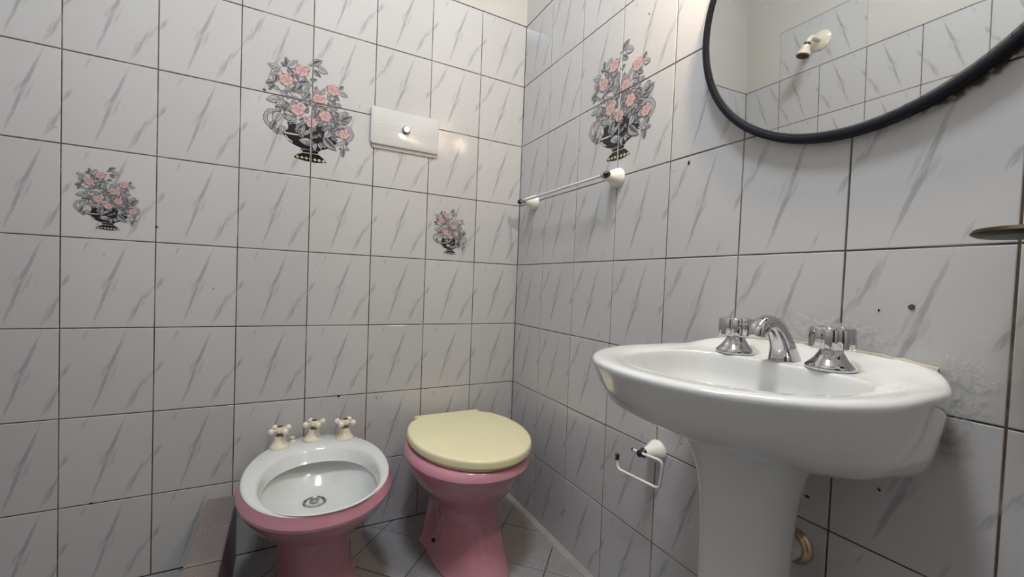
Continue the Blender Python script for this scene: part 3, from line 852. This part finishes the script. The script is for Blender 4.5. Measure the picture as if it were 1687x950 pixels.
pr = [ped(FZ, .096, .095, .085), ped(.03, .095, .094, .085), ped(.06, .088, .085, .083), ped(.14, .076, .070, .08), ped(.26, .067, .061, .078), ped(.36, .0635, .057, .076), ped(.44, .064, .058, .076), ped(.50, .0645, .059, .077),
      ped(.55, .067, .062, .08), ped(.59, .072, .068, .085), ped(.62, .079, .077, .09), ped(.645, .089, .089, .095), ped(.675, .104, .10, .10)]
part('pedestal', basin_root, *loft(pr, True, True), M_WHITE, angle=50)

def grooved(n, dep):
    return lambda a: 1 - dep * (0.5 - 0.5 * math.cos(n * a)) ** 2
def basin_tap(y, rot):
    x, z = -.066, .7895
    t = part('tap', basin_root, *lathe((x, y, z), (0, 0, 1), [(.0335, 0), (.0345, .002), (.0340, .006), (.0290, .011), (.0225, .018), (.0165, .028), (.0150, .0335), (.0150, .036)], 40), M_CHROME)
    # fluted handle: eight broad ribs with an open hub
    prof = [(.012, .033), (.0285, .0335), (.0308, .036), (.0312, .050), (.0305, .0655), (.0285, .068), (.020, .0685), (.0175, .064), (.006, .0635)]
    V = []; n = 96
    rg = []
    for (r, h) in prof:
        ring = []
        for j in range(n):
            a = 2 * math.pi * j / n
            g = .875 + .125 * abs(math.cos(4 * (a + rot))) ** .45 if r > .025 else 1
            ring.append((x + r * g * math.cos(a), y + r * g * math.sin(a), z + h))
        rg.append(ring)
    part('handle', t, *loft(rg), M_CHROME, base=basin_root.location, angle=40)
basin_tap(-1.006, .2)
basin_tap(-1.167, .5)
def spout(y):
    z0 = .7895
    path = [(-.050, z0), (-.053, z0 + .012), (-.060, z0 + .030), (-.071, z0 + .047), (-.087, z0 + .061), (-.105, z0 + .067), (-.121, z0 + .064), (-.131, z0 + .054), (-.134, z0 + .045)]
    wid = [.0225, .020, .0165, .0150, .0142, .0140, .0140, .0136, .0128]
    dep = [.0300, .0250, .0200, .0175, .0155, .0145, .0140, .0136, .0128]
    P = smooth_path(path, 4); R = []
    m = len(P)
    for i, (px, pz) in enumerate(P):
        s = i / (m - 1) * (len(wid) - 1); k = min(int(s), len(wid) - 2); fr = s - k
        a = wid[k] * (1 - fr) + wid[k + 1] * fr; b = dep[k] * (1 - fr) + dep[k + 1] * fr
        A = Vector(P[max(0, i - 1)]); B = Vector(P[min(m - 1, i + 1)]); d = (B - A).normalized()
        if i == 0: d = Vector((0, 1))
        if i == m - 1: d = Vector((-.12, -1)).normalized()
        q = Vector((d.y, -d.x))
        R.append([(px + q.x * b * sgp(math.cos(t), 2 / 2.5), y + a * sgp(math.sin(t), 2 / 2.5), pz + q.y * b * sgp(math.cos(t), 2 / 2.5)) for t in [2 * math.pi * j / 32 for j in range(32)]])
    s = part('spout', basin_root, *loft(R), M_CHROME, angle=55)
    part('outlet_ring', s, *lathe((-.1345, y, z0 + .0455), (-.1, 0, -1), [(.0125, -.001), (.0128, .0025), (.0095, .0032), (.0085, -.001)], 24), M_CREAM, base=basin_root.location)
spout(-1.088)
sl = []
for i in range(28):
    y = SY - .176 + .352 * i / 27
    z = .7915 + LIFT * max(0, math.cos((y - SY) / .215 * math.pi / 2)) ** .55
    j1, j2 = rnd.uniform(.4, 1.0), rnd.uniform(.4, 1.0)
    sl.append([(-.0005, y, z - .006), (-.006 * j1, y, z - .004), (-.0045 * j1, y, z + .003 * j2), (-.0005, y, z + .0065 * j2)])
part('sealant_bead', basin_root, *loft(sl), M_SEAL)

# waste pipe
pipe = thing('waste_pipe', 'white waste pipe with brass wall ring behind the washbasin pedestal', 'pipe', (0, -1.100, .441))
part('tube', pipe, *lathe((0, -1.096, .441), (-1, 0, 0), [(.0215, 0), (.0215, .070)], 28), M_PVC)
part('wall_ring', pipe, *lathe((0, -1.096, .441), (-1, 0, 0), [(.0345, .0002), (.0335, .004), (.029, .010), (.0235, .013), (.0222, .013), (.0222, .004)], 36, False, False), M_PIPEBRASS)

# ------------------------------------------------------------------ mirror
mirror = thing('wall_mirror', 'large round wall mirror with thin dark navy frame above the washbasin', 'mirror', (-0.024, -1.150, 1.462))
TILT = math.radians(1.45)
def mpt(r, a, h):                              # h: distance in front of the mirror's middle plane
    q = Matrix.Rotation(-TILT, 4, 'Y') @ Vector((-h, r * math.cos(a), r * math.sin(a)))
    return Vector(mirror.location) + q
def mring(prof, n=128):
    return loft([[mpt(r, 2 * math.pi * j / n, h) for j in range(n)] for r, h in prof + [prof[0]]], False, False)
RM = 0.2835
part('frame', mirror, *mring([(RM - .0115, -.010), (RM - .0115, .0035), (RM - .0105, .0065), (RM - .004, .0075), (RM - .0008, .0058), (RM, .002), (RM, -.012), (RM - .004, -.0125)]), M_FRAME)
g = [[mpt(r, 2 * math.pi * j / 128, h) for j in range(128)] for r, h in ((RM - .0116, -.004), (RM - .0116, .0004), (RM - .0165, .0030))]
part('glass', mirror, *loft(g, True, True), M_MIRROR, smooth=False)
part('hanger', mirror, *box(-.033, -.0002, -1.17, -1.13, 1.69, 1.71), M_STEEL, smooth=False)

# wall lamp above the mirror (out of the picture, it lights it)
lamp = thing('wall_lamp', 'small bare-bulb wall lamp above the round mirror', 'lamp', (0, LAMP[1], LAMP[2]))
part('wall_plate', lamp, *lathe((0, LAMP[1], LAMP[2] + .05), (-1, 0, 0), [(.045, .0002), (.045, .008), (.038, .016), (.015, .020)], 28), M_CERWHITE)
part('arm', lamp, *tube(rounded([(-.015, LAMP[1], LAMP[2] + .05), (LAMP[0], LAMP[1], LAMP[2] + .085), (LAMP[0], LAMP[1], LAMP[2] + .055)], .02), .008), M_CHROME)
part('socket', lamp, *lathe((LAMP[0], LAMP[1], LAMP[2] + .068), (0, 0, -1), [(.012, 0), (.018, .006), (.018, .032)], 20), M_CERWHITE)
part('bulb', lamp, *ball(LAMP, .032, 24, 16), M_BULB)
cl = thing('added_ceiling_lamp', 'added round white ceiling lamp, unseen, for soft light from above', 'lamp', (-0.75, -1.10, ZC))  # unseen lamp, added to give the room soft cool light from above
part('base', cl, *lathe((-.75, -1.10, ZC), (0, 0, -1), [(.21, .0002), (.21, .02), (.19, .02)], 40), M_CERWHITE)
part('diffuser', cl, *lathe((-.75, -1.10, ZC), (0, 0, -1), [(.19, .018), (.185, .045), (.15, .065), (.08, .075), (.01, .078)], 40), M_DIFF)

# ------------------------------------------------------------------ cistern plate
plate = thing('cistern_plate', 'white glossy plastic flush plate with round metal button on the back wall', 'plate', (-.489, 0, 1.442))
def rrect(x0, x1, z0, z1, r, y, n=5):
    P = []
    for cx, cz, a0 in ((x1 - r, z1 - r, 0), (x0 + r, z1 - r, 90), (x0 + r, z0 + r, 180), (x1 - r, z0 + r, 270)):
        for k in range(n + 1):
            a = math.radians(a0 + 90 * k / n)
            P.append((cx + r * math.cos(a), y, cz + r * math.sin(a)))
    return P
def panel(x0, x1, z0, z1, r, y0, y1, b=.002):
    return loft([rrect(x0, x1, z0, z1, r, y0), rrect(x0, x1, z0, z1, r, y1 + b), rrect(x0 + b * .3, x1 - b * .3, z0 + b * .3, z1 - b * .3, r, y1 + b * .3), rrect(x0 + b, x1 - b, z0 + b, z1 - b, r, y1)], False, True)
part('back_plate', plate, *panel(-.606, -.374, 1.367, 1.490, .006, -.0003, -.006), M_PLATE)
part('front_plate', plate, *panel(-.612, -.366, 1.379, 1.508, .010, -.0060, -.014, .004), M_PLATE, angle=30)
for z in (1.4365, 1.4475):
    part('groove', plate, *box(-.608, -.370, -.01425, -.0138, z - .0005, z + .0005), M_GROOVE, smooth=False)
bt = part('button', plate, *lathe((-.490, -.014, 1.444), (0, -1, 0), [(.0150, 0), (.0150, .003), (.0115, .0055), (.0110, .012), (.0095, .0140), (.002, .0142)], 26), M_STEEL)

# ------------------------------------------------------------------ towel bar
def cone_mount(y, z, root, r=.0285, L=.046, tip=.0125):
    return part('mount', root, *lathe((0, y, z), (-1, 0, 0), [(r, .0003), (r * 1.01, .004), (r * .93, .010), (r * .74, .022), (r * .56, .033), (tip, L - .004), (tip, L), (tip * .7, L + .001)], 36), M_CERWHITE)
bar = thing('towel_bar', 'thin white towel bar on two white porcelain mounts beside the corner', 'towel bar', (0, -.349, 1.231))
for y in (-.122, -.580):
    m = cone_mount(y, 1.230, bar)
    part('rod_clamp', m, *lathe((-.047, y, 1.230), (-1, 0, 0), [(.0085, 0), (.0095, .004), (.0085, .012), (.004, .015)], 18), M_STEEL, base=bar.location)
part('rod', bar, *tube([(-.0535, -.105, 1.230), (-.0535, -.594, 1.230)], .0042, 14), M_ROD)
for y, s in ((-.100, 1), (-.590, -1)):
    part('end_cap', bar, *lathe((-.0535, y - s * .004, 1.230), (0, s, 0), [(.0075, 0), (.0095, .003), (.0095, .007), (.006, .011), (.008, .014), (.004, .018)], 16), M_BLACK)

# ------------------------------------------------------------------ toilet paper holder
tp = thing('paper_holder', 'empty white wire toilet paper holder on porcelain mount below the washbasin', 'paper holder', (0, -.772, .493))
m = cone_mount(-.772, .493, tp, .0285, .050, .0135)
part('clamp', tp, *lathe((-.049, -.772, .496), (-1, 0, 0), [(.0125, 0), (.0110, .004), (.0085, .008), (.0085, .016), (.004, .018)], 18), M_BLACK)
pth = [(-.060, -.748, .4965), (-.060, -.772, .4975), (-.060, -.842, .5035), (-.060, -.836, .4345), (-.060, -.696, .4250), (-.060, -.693, .4520)]
part('wire', tp, *tube(rounded(pth, .015), .0036, 12), M_WIRE)
part('end_cap', tp, *lathe((-.060, -.7485, .4965), (0, 1, 0), [(.0040, -.001), (.0042, .004), (.003, .005)], 12), M_BLACK)
part('end_knob', tp, *join(lathe((-.060, -.693, .449), (0, 0, 1), [(.0052, 0), (.0060, .003), (.0046, .006), (.0040, .008)], 14), ball((-.060, -.693, .4600), .0062, 14, 9)), M_BLACK)

# ------------------------------------------------------------------ brass ring holder at the right edge
rg = thing('soap_dish', 'shallow round dark brass dish jutting from the right wall at the picture edge', 'dish', (0, -1.384, .993))
HC = Vector((-.070, -1.362, .993))
part('dish', rg, *lathe(HC, (0, 0, 1), [(.036, -.0050), (.0420, -.0045), (.0475, -.0015), (.0480, .0000), (.0455, .0045), (.0435, .0050), (.0410, .0040), (.0390, -.0010), (.010, -.0020)], 64), M_DARKBRASS, angle=25)
part('bracket', rg, *lathe((0, -1.386, .993), (-1, 0, 0), [(.016, .0002), (.016, .004), (.010, .008), (.0045, .010), (.0045, .034)], 24), M_DARKBRASS)

# ------------------------------------------------------------------ shower head on the left wall
sh = thing('shower_head', 'small cream shower head on round wall plate seen in the mirror', 'shower head', (XW, -.362, 2.085))
part('wall_plate', sh, *lathe((XW, -.372, 2.088), (1, 0, 0), [(.046, .0002), (.046, .003), (.038, .010), (.016, .016)], 30), M_CREAM)
part('arm', sh, *tube(rounded([(XW + .012, -.372, 2.088), (XW + .070, -.362, 2.094), (XW + .085, -.352, 2.055)], .02), .012, 16), M_CREAM)
part('collar', sh, *lathe((XW + .0815, -.3535, 2.066), (.25, .2, -1), [(.0135, 0), (.015, .004), (.0135, .014)], 20), M_BLACK)
hd = part('head', sh, *lathe((XW + .0845, -.3515, 2.054), (.25, .2, -1), [(.014, 0), (.020, .004), (.019, .014), (.022, .022), (.031, .044), (.031, .050), (.028, .051)], 30), M_CREAM)
part('spray_face', hd, *lathe((XW + .097, -.3415, 2.0045), (.25, .2, -1), [(.0265, 0), (.026, .0012), (.010, .0016), (.008, .003), (.002, .003)], 26), M_RUST, base=sh.location)

# ------------------------------------------------------------------ marks on the walls
def spot(name, root, side, u, z, r, m, sq=1.0, rotd=0.0):
    n = 12; V = []
    for h in (.0002, .0006):
        for j in range(n):
            a = 2 * math.pi * j / n; rr = r * rnd.uniform(.82, 1.12) * (1 if h < .0004 else .8)
            x, y = rr * math.cos(a), rr * sq * math.sin(a)
            x, y = x * math.cos(rotd) - y * math.sin(rotd), x * math.sin(rotd) + y * math.cos(rotd)
            V.append((u + x, -.0004 - h, z + y) if side == 'b' else (-.0004 - h, u + x, z + y))
    F = [tuple(range(n, 2 * n))] + [(j, (j + 1) % n, n + (j + 1) % n, n + j) for j in range(n)]
    part(name, root, V, F, m, smooth=False, base=(0, 0, 0))
spot('rust_spot', wall_right, 'r', -1.239, .896, .0046, M_RUST)
spot('screw_hole', wall_right, 'r', -.823, 1.216, .0036, M_HOLE, 1.3)
spot('screw_hole', wall_right, 'r', -.780, 1.205, .0012, M_HOLE)
spot('chip', wall_right, 'r', -.868, .538, .0055, M_HOLE, .55, .8)
spot('chip', wall_right, 'r', -.842, .538, .0015, M_HOLE)
spot('chip', wall_right, 'r', -1.200, .888, .0014, M_HOLE, 1.8)
spot('chip', wall_right, 'r', -1.115, .540, .0045, M_HOLE, .6)
spot('chip', wall_right, 'r', -1.215, .60, .0035, M_HOLE, .5, .9)
spot('chip', wall_right, 'r', -.6725, 1.652, .0030, M_HOLE, .6, 1.0)
spot('chip', wall_back, 'b', -.691, .4955, .0055, M_HOLE, .7)
spot('chip', wall_back, 'b', -1.196, 1.032, .0040, M_RUST, .8)
spot('chip', wall_back, 'b', -.935, 1.486, .0060, M_RUST, .6, -.2)
spot('chip', wall_back, 'b', -1.33, .252, .0045, M_HOLE, .6)
spot('chip', wall_back, 'b', -.563, .478, .0020, M_HOLE)
def smear(name, root, u0, u1, z0, z1, m, sk=0.0):
    V = [(-.0011, u0, z0), (-.0011, u1, z0 + sk), (-.0011, u1, z1 + sk), (-.0011, u0, z1)]
    o = part(name, root, V, [(0, 1, 2, 3)], m, smooth=False, base=(0, 0, 0))
    uv = o.data.uv_layers.new()
    for lp, c in zip(uv.data, ((0, 0), (1, 0), (1, 1), (0, 1))):
        lp.uv = c
smear('sealant_smear', wall_right, -.93, -1.30, .80, .89, M_SCUM)
smear('sealant_smear', wall_right, -1.22, -1.36, .70, .86, M_SCUM)
smear('mould_stain', wall_right, -1.185, -1.375, 1.150, 1.225, M_MOULD, .085)
smear('grime_stain', wall_right, -1.265, -1.325, .66, .745, M_GRIME)
